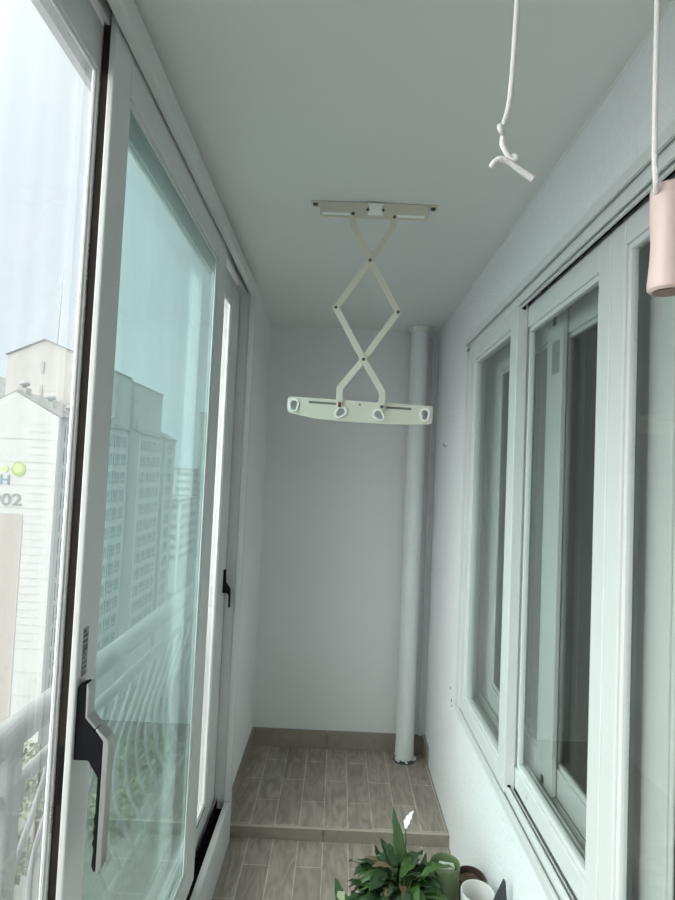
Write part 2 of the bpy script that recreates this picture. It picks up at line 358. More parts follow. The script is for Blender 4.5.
# ---------------------------------------------------------------- drain pipe
PX, PY = .408, 3.035
p = empty('drain_pipe', (PX, PY, 0), 'rough white painted drain pipe standing in the far right corner', 'pipe')
bm = bmesh.new()
prof = [(.0455, .014), (.049, .03), (.0495, .06)]+[(.0475+.0006*math.sin(z*9), z) for z in [.1+i*.1 for i in range(22)]]+[(.0475, ZC)]
lathe(bm, prof, PX, PY, 36); build('pipe_body', bm, M['pipe'], p, smooth=True)
bm = bmesh.new(); lathe(bm, [(.058, 0), (.056, .003), (.04, .0035)], PX, PY, 28); build('floor_hole', bm, M['grey_hole'], p)
bm = bmesh.new()
random.seed(3)
for i in range(26):
    a = random.uniform(0, 2*PI); r = .048+random.uniform(0, .008); s = random.uniform(.005, .012)
    c = Vector((PX+r*math.cos(a), PY+r*math.sin(a), random.uniform(.004, .02)))
    poly = [c+Vector((math.cos(t)*s*random.uniform(.6, 1.2), math.sin(t)*s*random.uniform(.6, 1.2), random.uniform(-.003, .006))) for t in [k*PI/2.5 for k in range(5)]]
    lo = [bm.verts.new(q) for q in poly]; hi = [bm.verts.new(q+Vector((0, 0, .003))) for q in poly]
    bm.faces.new(lo[::-1]); bm.faces.new(hi)
    for k in range(5): bm.faces.new((lo[k], lo[(k+1) % 5], hi[(k+1) % 5], hi[k]))
build('paint_flakes', bm, M['flake'], p)['kind'] = 'stuff'
bm = bmesh.new(); n = 48; rings = []
for r0, z in ((.047, 2.272), (.052, 2.280), (.060, 2.291), (.066, 2.2998)):
    rings.append([bm.verts.new((PX+(r0+.006*math.sin(k*1.7)*(r0-.047)/.028+.004*math.sin(k*3.1))*math.cos(2*PI*k/n), PY+(r0+.004*math.sin(k*2.3))*math.sin(2*PI*k/n), z-.004*abs(math.sin(k*.8))*(z < 2.299))) for k in range(n)])
for a, b in zip(rings, rings[1:]):
    for k in range(n): bm.faces.new((a[k], a[(k+1) % n], b[(k+1) % n], b[k])).smooth = True
bm.faces.new(rings[0]); bm.faces.new(rings[-1])
build('ceiling_sealant', bm, M['flake'], p)['label'] = 'lumpy white filler around the pipe top'

# chipped spots on the right wall
random.seed(9)
bm = bmesh.new()
for (y, z, s) in ((2.86, 1.655, .012), (2.82, 1.645, .007), (2.78, 1.648, .005), (2.50, .575, .007), (2.47, .535, .009), (2.46, .515, .005)):
    c = (y, z); poly = [(c[0]+s*random.uniform(.5, 1.1)*math.cos(t), c[1]+s*random.uniform(.5, 1.3)*math.sin(t)) for t in [k*PI/3.5 for k in range(7)]]
    prism(bm, poly, XR-.0012, XR+.001, 'x')
struct('trim_5', bm, M['grey_hole'], label='small dark chips in the paint of the right wall', cat='paint chips')

# ---------------------------------------------------------------- scissor drying rack on the ceiling
DY = 1.655
d = empty('drying_rack', (.08, DY, 1.64), 'cream scissor arm drying rack lowered from the ceiling', 'drying rack')
bm = bmesh.new()
prism(bm, [(-.091, 2.2985), (.234, 2.2985), (.234, 2.261), (.230, 2.253), (.222, 2.2495), (-.080, 2.2495), (-.088, 2.253), (-.091, 2.261)], DY-.003, DY, 'y')
build('ceiling_bracket', bm, M['cream'], d, bevel=.001)
br = d.children[-1]
build('ceiling_flange', B((-.119, .262, DY-.001, DY+.034, 2.2962, 2.2998)), M['cream'], br, bevel=.0008)
for x in (-.106, .250):
    bm = bmesh.new(); lathe(bm, [(.0, 2.290), (.004, 2.2905), (.0075, 2.293), (.008, 2.2962)], x, DY+.014, 16); build('screw', bm, M['screw'], br, smooth=True)
for q in ((-.084, .000), (.138, .222)): build('slot_strip', B((*q, DY-.0042, DY-.003, 2.2565, 2.264)), M['ring'], br)
bm = B((.056, .094, DY-.010, DY-.003, 2.2625, 2.2945), (.052, .098, DY-.0085, DY-.003, 2.288, 2.2945), (.052, .098, DY-.0085, DY-.003, 2.2595, 2.2665), (.062, .088, DY-.013, DY-.010, 2.270, 2.287))
build('cord_clip', bm, M['ring'], br, bevel=.001)['label'] = 'white plastic cord clip'
for x in (.052, .098):
    bm = bmesh.new(); tube(bm, [(x, DY-.006, 2.277), (x, DY-.002, 2.277)], .004, 12); build('clip_screw', bm, M['screw'], br)
# arms: flat bars in the x-z plane
def bar(bm, pts, w, y, t=.004):
    pts = [Vector((q[0], 0, q[1])) for q in pts]; L_, R_ = [], []
    for i, q in enumerate(pts):
        a = (pts[i]-pts[i-1]).normalized() if i else (pts[1]-pts[0]).normalized()
        b = (pts[i+1]-pts[i]).normalized() if i < len(pts)-1 else a
        tt = (a+b).normalized(); nn = Vector((-tt.z, 0, tt.x)); k = w/2/max(.5, a.dot(tt))
        L_.append(q+nn*k); R_.append(q-nn*k)
    # rounded ends
    def cap(c, dirv, frm):
        ang = math.atan2(frm.z, frm.x); s = 1 if dirv.x*(-frm.z)+dirv.z*frm.x > 0 else -1
        return [c+Vector((math.cos(ang+s*PI*j/6), 0, math.sin(ang+s*PI*j/6)))*w/2 for j in range(1, 6)]
    e = (pts[-1]-pts[-2]).normalized(); s0 = (pts[0]-pts[1]).normalized()
    poly = L_+cap(pts[-1], e, (L_[-1]-pts[-1]).normalized())+R_[::-1]+cap(pts[0], s0, (R_[0]-pts[0]).normalized())
    prism(bm, [(q.x, q.z) for q in poly], y, y+t, 'y')
AW = .0185
TLp, TRp = (.0085, 2.259), (.1325, 2.2565)
JL, JR = (-.0305, 1.9735), (.1535, 1.9685)
BLp, BRp = (-.0075, 1.688), (.1165, 1.685)
def arm(pts, y, mt):
    bm = bmesh.new(); bar(bm, pts, AW, y); return build('arm', bm, mt, d, bevel=.0008)
arm([TLp, (.0085, 2.231), (.0655, 2.1200), JR], DY-.0105, M['cream'])
arm([TRp, (.1305, 2.226), (.0645, 2.1200), JL], DY-.005, M['cream'])
arm([JL, (.0572, 1.8225), (.1165, 1.728), BRp], DY-.0155, M['cream_lit'])
arm([JR, (.0572, 1.8225), (-.0090, 1.735), BLp], DY-.010, M['cream_lit'])
def rivet(x, z, y, m='screw', r=.0048):
    bm = bmesh.new(); tube(bm, [(x, y-.0015, z), (x, y+.016, z)], r, 14); build('rivet', bm, M[m], d)
rivet(*TLp, DY-.0115); rivet(*TRp, DY-.0062); rivet(.065, 2.1205, DY-.0115); rivet(*JL, DY-.0165); rivet(*JR, DY-.0115); rivet(.0572, 1.8225, DY-.0165); rivet(*BRp, DY-.0165)
# bottom plate with four keyhole hooks
def lobe(cx, cz, s, ang=0., n=40, grow=0.):
    """outline of two overlapping circles"""
    r1, r2, h_ = .0112*s+grow, .0086*s+grow, .0100*s
    pts = []
    for k in range(n):
        a = 2*PI*k/n; dx, dz = math.cos(a), math.sin(a); best = 0
        for (oz, r) in ((h_*.45, r1), (-h_*.62, r2)):
            bq = dz*oz; disc = bq*bq-(oz*oz-r*r)
            if disc >= 0: best = max(best, bq+math.sqrt(disc))
        x, z = dx*best, dz*best
        pts.append((cx+x*math.cos(ang)-z*math.sin(ang), cz+x*math.sin(ang)+z*math.cos(ang)))
    return pts
PA = math.atan2(-.011, .42)            # slight sag to the right
def pl(u, v): return (.052+u*math.cos(PA)-v*math.sin(PA), 1.671+u*math.sin(PA)+v*math.cos(PA))
outline = [(-.203, .029), (.2065, .029), (.213, .026), (.2155, .020), (.2155, -.016), (.212, -.023), (.203, -.0255), (.145, -.030), (.08, -.033), (-.06, -.0335), (-.135, -.031), (-.195, -.020), (-.206, -.018), (-.212, -.012), (-.2135, .019), (-.210, .026)]
holes = [(-.194, .003, 0., 1.), (-.056, -.0085, -.8, 1.), (.0575, -.0085, .8, 1.), (.192, .001, 0., 1.)]
bm = bmesh.new()
def ring_edges(pts, y):
    vs = [bm.verts.new((x, y, z)) for x, z in pts]; return [bm.edges.new((vs[i], vs[(i+1) % len(vs)])) for i in range(len(vs))]
ed = ring_edges([pl(*q) for q in outline], DY-.006)
for u, v, a, s in holes: ed += ring_edges(lobe(*pl(u, v), s, a+PA), DY-.006)
bmesh.ops.triangle_fill(bm, use_beauty=True, use_dissolve=False, edges=ed)
ex = bmesh.ops.extrude_face_region(bm, geom=bm.faces[:])
bmesh.ops.translate(bm, verts=[v for v in ex['geom'] if isinstance(v, bmesh.types.BMVert)], vec=(0, .005, 0))
plate = build('hook_plate', bm, M['cream_lit'], d); plate['label'] = 'cream lower plate, painted lighter as if lit, with four pole holes'
for u, v, a, s in holes:
    bm = bmesh.new(); o_, i_ = lobe(*pl(u, v), s, a+PA, grow=.0042), lobe(*pl(u, v), s, a+PA, grow=-.0006); n = len(o_)
    Q = [[bm.verts.new((x, y, z)) for x, z in P_] for P_, y in ((o_, DY-.006), (o_, DY-.0105), (i_, DY-.0105), (i_, DY+.000))]
    for p_, q_ in zip(Q, Q[1:]):
        for k in range(n): bm.faces.new((p_[k], p_[(k+1) % n], q_[(k+1) % n], q_[k]))
    build('hole_collar', bm, M['ring'], plate, smooth=True)
for u0, u1 in ((-.150, -.068), (.078, .152)):
    bm = bmesh.new(); prism(bm, [pl(u0, .0130), pl(u1, .0130), pl(u1, .0195), pl(u0, .0195)], DY-.0066, DY-.0055, 'y'); build('slide_slot', bm, M['slot'], plate)
bm = bmesh.new(); x, z = pl(0, .019); tube(bm, [(x, DY-.0072, z), (x, DY-.005, z)], .0028, 10); build('rivet', bm, M['screw'], plate)
bm = B((BLp[0]-.004, BLp[0]+.005, DY-.0125, DY-.0095, BLp[1]-.009, BLp[1]+.006)); build('stop_clip', bm, M['red'], d, bevel=.001)['label'] = 'small red brown clip'

# ---------------------------------------------------------------- cords hanging close to the viewer
CY = .45
cA = empty('pull_cord', (.13, CY, 1.74), 'thin white cord hanging free with a knotted frayed end', 'cord')
path = spline([(0.1358, CY, 2.2995), (0.1323, CY, 1.99), (0.1305, CY, 1.88), (0.1273, CY, 1.80), (0.1228, CY, 1.775), (0.1201, CY, 1.7685)], 8)
bm = bmesh.new(); tube(bm, path, .0022, 10); build('cord_length', bm, M['cord'], cA)
bm = bmesh.new()
k1 = spline([(0.1223, CY+.001, 1.7705), (0.1185, CY-.003, 1.7695), (0.1193, CY-.004, 1.7655), (0.1223, CY, 1.7645), (0.1218, CY, 1.757), (0.1233, CY-.001, 1.752), (0.1273, CY-.001, 1.7455), (0.1303, CY-.002, 1.7418), (0.1325, CY-.003, 1.7428), (0.1321, CY, 1.7468), (0.1283, CY+.003, 1.7462), (0.1223, CY+.004, 1.7435), (0.1173, CY+.002, 1.7398), (0.1138, CY-.001, 1.7382), (0.1183, CY-.004, 1.7415), (0.1258, CY-.004, 1.7400), (0.1363, CY-.003, 1.7335), (.1475, CY-.002, 1.7275)], 8)
tube(bm, k1, [.0022]*(len(k1)-14)+[.0022+.0008*i/14 for i in range(14)], 10); build('knot', bm, M['cord'], cA)
cB = empty('pull_cord', (.245, CY, 1.62), 'white cord with a pale pink grip hanging at the right picture edge', 'cord')
bm = bmesh.new(); tube(bm, spline([(.2500, CY+.002, 2.2995), (.2465, CY, 1.95), (.2440, CY-.004, 1.77), (.2418, CY-.010, 1.733), (.2425, CY-.010, 1.722), (.2465, CY-.004, 1.719)], 8), .0022, 10); build('cord_length', bm, M['cord'], cB)
bm = bmesh.new(); gx, gy = .2590, CY
lathe(bm, [(.0, 1.728), (.010, 1.7278), (.0128, 1.7265), (.0140, 1.7225), (.0140, 1.700), (.0130, 1.6810), (.0134, 1.6665), (.0146, 1.6515), (.0152, 1.6455), (.0148, 1.6415), (.0125, 1.6395), (.011, 1.6395), (.0105, 1.6445), (.0, 1.6455)], gx, gy, 36)
g = build('grip', bm, M['pink'], cB, smooth=True); g['label'] = 'pale pink flared plastic grip'
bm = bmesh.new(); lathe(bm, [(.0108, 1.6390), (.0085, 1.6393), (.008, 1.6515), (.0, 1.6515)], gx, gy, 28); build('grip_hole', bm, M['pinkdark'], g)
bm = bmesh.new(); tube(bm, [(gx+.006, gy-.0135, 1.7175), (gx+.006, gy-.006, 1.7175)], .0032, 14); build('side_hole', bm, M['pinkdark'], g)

# ---------------------------------------------------------------- plants and pots
M['leaf'] = mat('peace_lily_leaf', (.026, .062, .020), .38, mott=.4, mscale=9)
M['leaf2'] = mat('young_lily_leaf', (.055, .115, .028), .38, mott=.3, mscale=9)
M['dry'] = mat('withered_leaf', (.16, .115, .06), .7, mott=.35, mscale=30)
M['white_leaf'] = mat('white_spathe', (.86, .88, .82), .5, mott=.03)
M['stem'] = mat('green_stem', (.12, .20, .06), .5, mott=.1)
M['soil'] = mat('dark_soil', (.05, .035, .025), .95, bump=1., bscale=90, mott=.5, mscale=70)
M['bark'] = mat('bark_chips', (.12, .07, .045), .9, bump=1., bscale=90, mott=.7, mscale=60)
M['greenpot'] = mat('sage_green_pot', (.135, .175, .09), .35, mott=.04)
M['white_pot'] = mat('white_ceramic', (.74, .72, .71), .3, mott=.02)
M['brownpot'] = mat('dark_brown_pot', (.075, .05, .04), .5, mott=.1)
M['slate'] = mat('dark_slate_tray', (.035, .038, .045), .45, mott=.1)
M['greypot'] = mat('grey_plant_pot', (.35, .36, .36), .5, mott=.05)
M['paper'] = mat('pale_sponge_block', (.56, .58, .51), .9, mott=.08)
def variegated():
    m = mat('variegated_leaf', (.06, .13, .04), .4); N = m.node_tree.nodes; L = m.node_tree.links
    tc = N['Texture Coordinate']; t = N.new('ShaderNodeTexNoise'); t.inputs['Scale'].default_value = 22; t.inputs['Detail'].default_value = 2
    L.new(tc.outputs['Object'], t.inputs['Vector']); cr = N.new('ShaderNodeValToRGB'); cr.color_ramp.interpolation = 'CONSTANT'
    cr.color_ramp.elements[0].color = (.05, .12, .03, 1); cr.color_ramp.elements[1].color = (.50, .58, .36, 1); cr.color_ramp.elements[1].position = .53
    L.new(t.outputs['Fac'], cr.inputs[0]); L.new(cr.outputs[0], N['Principled BSDF'].inputs['Base Color']); return m
M['varieg'] = variegated()
def leaf(bm, base, az, length, width, rise, droop, fold=.25, n=12, twist=0., cup=0.):
    """arching pointed blade with a mid-rib fold and ribbed surface"""
    b = Vector(base); h_ = Vector((math.cos(az), math.sin(az), 0)); s = Vector((-math.sin(az), math.cos(az), 0)); rows = []; p_ = b.copy(); ang = rise
    for i in range(n+1):
        t = i/n; w = width*(math.sin(PI*min(1, t**.72*.98+.02))**.85)*.5+.0006
        tv = h_*math.cos(ang)+Vector((0, 0, math.sin(ang))); nv = s.cross(tv)*-1
        sd = (s*math.cos(twist*t)+nv*math.sin(twist*t)); up = sd.cross(tv)*-1
        wob = .0025*math.sin(t*23+az*5)
        rows.append([bm.verts.new(p_+sd*w*k+up*(abs(k)*w*fold+wob*k*k)) for k in (-1, -.55, 0, .55, 1)])
        p_ = p_+tv*length/n; ang -= droop/n
    for a, b_ in zip(rows, rows[1:]):
        for k in range(4): bm.faces.new((a[k], a[k+1], b_[k+1], b_[k])).smooth = True
    return p_
def add_leaf(parent, m, *a, name='leaf', **k):
    bm = bmesh.new(); leaf(bm, *a, **k); o = build(name, bm, m, parent)
    s = o.modifiers.new('thick', 'SOLIDIFY'); s.thickness = .0008
    return o
def pot(parent, name, prof, x, y, m): 
    bm = bmesh.new(); lathe(bm, prof, x, y, 40); return build(name, bm, m, parent, smooth=True)
FZ = -.05
# peace lily
LX, LY = .228, 1.735
lily = empty('peace_lily', (LX, LY, FZ), 'bushy green peace lily with one white flower in front of the step', 'potted plant')
pot(lily, 'plant_pot', [(.062, FZ), (.066, FZ+.01), (.080, .155), (.085, .158), (.085, .172), (.078, .172), (.073, .150), (.0, .148)], LX, LY, M['greypot'])
pot(lily, 'soil', [(.0725, .1495), (.05, .153), (.0, .155)], LX, LY, M['soil'])
random.seed(21)
NLEAF = 128
for i in range(NLEAF):
    az = i*2.39996; q = (i+.5)/NLEAF; rr = .098*math.sqrt(q)*random.uniform(.85, 1.1)
    crown = Vector((LX+rr*math.cos(az), LY+rr*.9*math.sin(az), .285-.11*q**1.8+random.uniform(-.025, .02)))
    base = Vector((LX+rr*.35*math.cos(az), LY+rr*.35*math.sin(az), .15))
    bm = bmesh.new(); tube(bm, spline([base, base.lerp(crown, .5)+Vector((0, 0, .012)), crown], 4), [.0024]*5+[.0018]*4, 6)
    if i < 90: build('stem', bm, M['stem'], lily)
    else: bm.free()
    m = M['leaf'] if random.random() < .58 else M['leaf2'] if random.random() < .68 else M['dry']
    rise = 1.0-.75*q+random.uniform(-.3, .3)
    bm = bmesh.new(); leaf(bm, crown, az+random.uniform(-.7, .7), random.uniform(.07, .115)*(.8 if m is M['dry'] else 1), random.uniform(.028, .048)*(.65 if m is M['dry'] else 1), rise, random.uniform(.9, 2.4), fold=random.uniform(.1, .4), twist=random.uniform(-.9, .9))
    o = build('leaf', bm, m, lily); s_o = o.modifiers.new('thick', 'SOLIDIFY'); s_o.thickness = .0008
    if m is M['dry']: o['label'] = 'withered brown leaf'
def tall(x, y, z0, az, L_, w, rise, droop, m, **k):
    add_leaf(lily, m, (x, y, z0), az, L_, w, rise, droop, **k)
tall(.252, 1.765, .235, 2.1, .220, .046, 1.22, -.05, M['leaf2'], fold=.35)
tall(.245, 1.76, .245, 2.2, .140, .048, .80, .25, M['leaf'], fold=.3)
tall(.200, 1.77, .245, 2.2, .105, .030, .95, .1, M['leaf'], fold=.4)
tall(.300, 1.77, .225, 1.1, .105, .028, 1.15, .3, M['leaf2'], fold=.35)
tall(.285, 1.70, .305, .15, .125, .026, .95, 1.5, M['leaf2'], fold=.3)
tall(.290, 1.68, .285, -.35, .10, .032, .3, .9, M['leaf2'], fold=.25)
fl = Vector((.262, 1.80, .155))
bm = bmesh.new(); tube(bm, spline([fl, (.262, 1.815, .27), (.258, 1.82, .383)], 6), .0024, 8); fs = build('flower_stem', bm, M['stem'], lily)
bm = bmesh.new(); leaf(bm, (.2575, 1.82, .381), .35, .058, .027, 1.0, -.25, fold=.55)
o = build('flower', bm, M['white_leaf'], lily); s = o.modifiers.new('thick', 'SOLIDIFY'); s.thickness = .001; o['label'] = 'white pointed spathe'
# variegated plant, mostly below the frame
VX, VY = .098, 1.50
vp = empty('leafy_plant', (VX, VY, FZ), 'green and white variegated leaf tip at the bottom edge left of the lily', 'potted plant')
pot(vp, 'plant_pot', [(.05, FZ), (.068, .09), (.072, .10), (.066, .10), (.06, .085), (.0, .085)], VX, VY, M['white_pot'])
pot(vp, 'soil', [(.061, .0852), (.0, .09)], VX, VY, M['soil'])
for az, L_, w, ri, dr, zz in ((2.2, .165, .055, 1.02, .1, .25), (.2, .13, .05, .7, 1., .15), (3.6, .13, .05, .7, 1., .14), (4.9, .14, .05, .8, 1.1, .14)):
    tip = Vector((VX+.012*math.cos(az), VY+.012*math.sin(az), zz))
    bm = bmesh.new(); tube(bm, [(VX, VY, .085), tip], .0028, 6); build('stem', bm, M['stem'], vp)
    add_leaf(vp, M['varieg'], tip, az, L_, w, ri, dr, fold=.3)
# sage green pot
GX, GY = .381, 1.800
gp = empty('flower_pot', (GX, GY, FZ), 'sage green pot holding a pale block behind the lily', 'pot')
pot(gp, 'pot_body', [(.034, FZ), (.037, FZ+.006), (.0440, .19), (.0462, .288), (.0462, .296), (.0445, .299), (.0422, .296), (.041, .24), (.040, .215), (.0, .215)], GX, GY, M['greenpot'])
pot(gp, 'soil', [(.0395, .2155), (.02, .219), (.0, .220)], GX, GY, M['soil'])
bm = B((GX-.022, GX+.026, GY-.008, GY+.018, .226, .292)); bmesh.ops.rotate(bm, verts=bm.verts, cent=(GX, GY, .25), matrix=Matrix.Rotation(.10, 3, 'Y') @ Matrix.Rotation(.12, 3, 'X'))
pb = build('foam_block', bm, M['paper'], bevel=.004, loc=(GX, GY, .225)); setp(pb, 'pale square block lying inside the sage green pot', 'block')
# dark brown pot with bark
RXp, RYp = .476, 1.865
bp_ = empty('flower_pot', (RXp, RYp, FZ), 'dark brown pot of bark chips against the right wall', 'pot')
pot(bp_, 'pot_body', [(.034, FZ), (.037, FZ+.006), (.0425, .205), (.0445, .210), (.0445, .220), (.0415, .220), (.039, .198), (.0, .196)], RXp, RYp, M['brownpot'])
pot(bp_, 'bark', [(.0385, .1975), (.034, .204), (.02, .201), (.0, .207)], RXp, RYp, M['bark'])
# white vase
VXp, VYp = .4570, 1.700
vs_ = empty('vase', (VXp, VYp, FZ), 'plain white cylindrical vase by the right wall', 'vase')
pot(vs_, 'vase_body', [(.040, FZ), (.043, FZ+.004), (.0470, .22), (.0482, .283), (.0478, .287), (.0453, .287), (.0440, .280), (.041, .05), (.0, .045)], VXp, VYp, M['white_pot'])
bm = bmesh.new()
for dx, dz in ((-.006, .0), (.0, .004), (.006, .001)): box(bm, VXp+dx-.0015, VXp+dx+.001, VYp+.0405, VYp+.0435, .215+dz, .219+dz)
build('inner_specks', bm, M['slot'], vs_)
# dark slab standing on edge
bm = bmesh.new(); prism(bm, [(.515, FZ), (.515, .30), (.5065, .386), (.5025, .388), (.425, .215), (.425, FZ)], 1.598, 1.611, 'y')
sl = build('slate_board', bm, M['slate'], bevel=.002, loc=(.47, 1.605, FZ)); setp(sl, 'dark slate coloured pointed board standing against the right wall', 'board')

# ---------------------------------------------------------------- outside: railing
rl = empty('balcony_railing', (-.72, 1., -.05), 'grey white metal balcony railing outside the left window', 'railing')
RX = -.715
bm = bmesh.new(); tube(bm, [(RX, -2.0, .862), (RX, 6.0, .862)], .034, 16); build('top_rail', bm, M['rail'], rl)
bm = bmesh.new(); tube(bm, [(RX, -2.0, .735), (RX, 6.0, .735)], .018, 14); build('lower_rail', bm, M['rail'], rl)
bm = bmesh.new(); tube(bm, [(RX, -2.0, .02), (RX, 6.0, .02)], .018, 14); build('bottom_rail', bm, M['rail'], rl)
for y in (-.5, 1.285, 3.07, 4.85):
    build('post', B((RX-.026, RX+.026, y-.028, y+.028, -.05, .84)), M['rail'], rl, bevel=.006)
prof = spline([(RX, .735), (RX-.012, .66), (RX-.045, .56), (RX-.085, .43), (RX-.10, .30), (RX-.075, .17), (RX-.02, .07), (RX, .02)] and [(RX, 0, .735), (RX-.008, 0, .67), (RX-.035, 0, .57), (RX-.075, 0, .43), (RX-.09, 0, .30), (RX-.07, 0, .17), (RX-.02, 0, .07), (RX, 0, .02)], 4)
bm = bmesh.new(); tube(bm, [(q.x, 0, q.z) for q in prof], .0085, 8); bmesh.ops.translate(bm, verts=bm.verts, vec=-Vector(rl.location))
bme = bpy.data.meshes.new('baluster'); bm.to_mesh(bme); bm.free(); bme.materials.append(M['rail'])
y = -.3
while y < 5.8:
    if min(abs(y-q) for q in (-.5, 1.285, 3.07, 4.85)) > .06: link('baluster', bme, rl, (0, y, 0))
    y += .119
struct('trim_7', B((-.82, -.56, -2.2, 6.2, -.25, -.05)), M['concrete'], label='concrete slab edge carrying the railing outside', cat='slab')

# ---------------------------------------------------------------- outside: apartment blocks, trees, ground
G = -38.
M['bwhite'] = mat('white_building_paint', (.50, .50, .49), .85, mott=.03, mscale=.3)
M['bcream'] = mat('cream_building_paint', (.45, .43, .405), .85, mott=.03, mscale=.3)
M['bgrey'] = mat('grey_building_paint', (.36, .37, .365), .85, mott=.05, mscale=.3)
M['btan'] = mat('tan_building_paint', (.40, .36, .325), .85, mott=.04, mscale=.3)
M['broof'] = mat('grey_roof', (.24, .24, .24), .8, mott=.1, mscale=.5)
M['bglass'] = mat('far_window_glass', (.16, .20, .21), .15, mott=.2, mscale=.4)
M['dotgreen'] = mat('lime_sign_paint', (.33, .41, .14), .7, mott=.03)
M['dotpale'] = mat('pale_lime_sign_paint', (.45, .52, .25), .7, mott=.03)
M['signblue'] = mat('blue_grey_sign_paint', (.16, .25, .31), .7, mott=.03)
M['signgrey'] = mat('grey_sign_paint', (.24, .24, .24), .7, mott=.03)
M['joint'] = mat('facade_joint', (.41, .42, .415), .9, mott=.03)
M['tree'] = mat('tree_foliage', (.07, .11, .05), .7, mott=.5, mscale=1.)
M['treelt'] = mat('pale_tree_foliage', (.15, .19, .10), .7, mott=.4, mscale=1.)
M['bark2'] = mat('tree_bark', (.12, .09, .07), .9, mott=.2)
M['asphalt'] = mat('pale_paving', (.16, .165, .16), .9, mott=.2, mscale=.1)
struct('ground', B((-160, 40, -60, 420, G-.5, G)), M['asphalt'], label='paved ground far below between the apartment blocks', cat='ground')

ap = empty('apartment_building', (-40, 90, G), 'white gabled apartment block with grey number on its end wall', 'building')
GX0, GX1, GXA, ZE, ZA = -45.5, -34.5, -40.0, 7.0, 9.95
units = [(68.6, 77.6), (79., 91.6), (96.6, 109.), (111.2, 118.)]
bm = B((-44.2, -36.2, 77., 118., G, 6.2))
build('core_wall', bm, M['bgrey'], ap)
for a, b in units:
    bm = bmesh.new(); prism(bm, [(GX0, G), (GX1, G), (GX1, ZE), (GXA, ZA), (GX0, ZE)], a, b, 'y'); build('wall', bm, M['bwhite'], ap)
    bm = bmesh.new(); prism(bm, [(GX0-.3, ZE-.05), (GXA, ZA+.02), (GX1+.3, ZE-.05), (GX1+.3, ZE+.22), (GXA, ZA+.32), (GX0-.3, ZE+.22)], a+.25, b+.1, 'y'); build('roof', bm, M['broof'], ap)
# horizontal joints on the gable
bm = bmesh.new()
for k in range(15):
    z = 4.2-k*2.8
    box(bm, GX0, GX1, 68.56, 68.6, z, z+.07)
    if k < 10: box(bm, -38.0, -35.4, 68.57, 68.6, z+.9, z+.98); box(bm, -38.0, -35.4, 68.57, 68.6, z+1.8, z+1.88)
build('facade_joints', bm, M['joint'], ap)
build('painted_stripe', B((GX0, -38.1, 68.54, 68.6, G, -4.9)), M['btan'], ap)['label'] = 'tan painted lower stripe'
# windows: one shared mesh, a copy each
def win_mesh(w, cols):
    bm = bmesh.new(); h_ = 2.05
    box(bm, 0, .10, 0, w, 0, h_, 1)
    for k in range(cols+1): box(bm, .10, .15, k*(w-.3)/cols, k*(w-.3)/cols+.3, 0, h_, 0)
    box(bm, .10, .15, 0, w, 0, .12, 0); box(bm, .10, .15, 0, w, h_-.12, h_, 0); box(bm, .10, .16, 0, w, .72, .80, 0)
    for k in range(cols*4): box(bm, .12, .14, (k+.5)*w/(cols*4), (k+.5)*w/(cols*4)+.06, .1, .74, 0)
    bmesh.ops.recalc_face_normals(bm, faces=bm.faces)
    me = bpy.data.meshes.new('window'); bm.to_mesh(me); bm.free(); me.materials.append(M['bwhite']); me.materials.append(M['bglass']); return me
wA, wB = win_mesh(5.0, 2), win_mesh(3.2, 1)
for (y, me, n) in ((70.3, wA, 13), (80.3, wA, 13), (85.8, wA, 13), (97.6, wA, 12), (103.1, wA, 12), (112.6, wB, 12)):
    for k in range(n):
        link('window', me, ap, Vector((GX1, y, 4.15-2.8*k))-ap.location)
# roof towers and vents
def gtower(x0, x1, y0, y1, z0, ze, za, xa):
    bm = bmesh.new(); prism(bm, [(x0, z0), (x1, z0), (x1, ze), (xa, za), (x0, ze)], y0, y1, 'y'); t = build('roof_tower', bm, M['bcream'], ap)
    bm = bmesh.new(); prism(bm, [(x0-.2, ze-.04), (xa, za-.02), (x1+.2, ze-.04), (x1+.2, ze+.10), (xa, za+.14), (x0-.2, ze+.10)], y0-.2, y1+.2, 'y'); build('tower_roof', bm, M['broof'], t)
    return t
t = gtower(-47., -36., 78., 95.6, 6.2, 16.3, 18.6, -41.9)
build('tower_window', B((-42.15, -41.8, 77.9, 78.1, 13.9, 15.5), (-42.2, -41.85, 77.9, 78.1, 10.7, 12.2)), M['bgrey'], t)
build('tower_window', B((-36.1, -35.9, 89.2, 89.9, 12.6, 14.), (-36.1, -35.9, 89.2, 89.9, 9.0, 10.2)), M['bgrey'], t)
t = gtower(-46.5, -36.0, 97.4, 112.6, 6.2, 15.9, 17.5, -41.5)
build('tower_window', B((-36.1, -35.9, 98.4, 99.2, 12.2, 13.4), (-36.1, -35.9, 98.4, 99.2, 8.6, 9.8)), M['bgrey'], t)
for (x, y, z) in ((-39.8, 70, 9.9), (-37.2, 71.5, 8.5), (-35.3, 73, 7.4), (-37., 82, 8.4), (-35.4, 86., 7.5), (-36.2, 99, 8.)):
    bm = B((x-.6, x+.6, y-.6, y+.6, z-1.2, z+.7)); lathe(bm, [(.25, z+.7), (.25, z+1.0), (.6, z+1.05), (.65, z+1.35), (.3, z+1.6)], x, y, 14); build('roof_vent', bm, M['bgrey'], ap)
bm = bmesh.new(); tube(bm, [(-40.4, 78.5, 17.8), (-40.2, 78.5, 29.)], .06, 6); build('antenna', bm, M['bgrey'], ap)
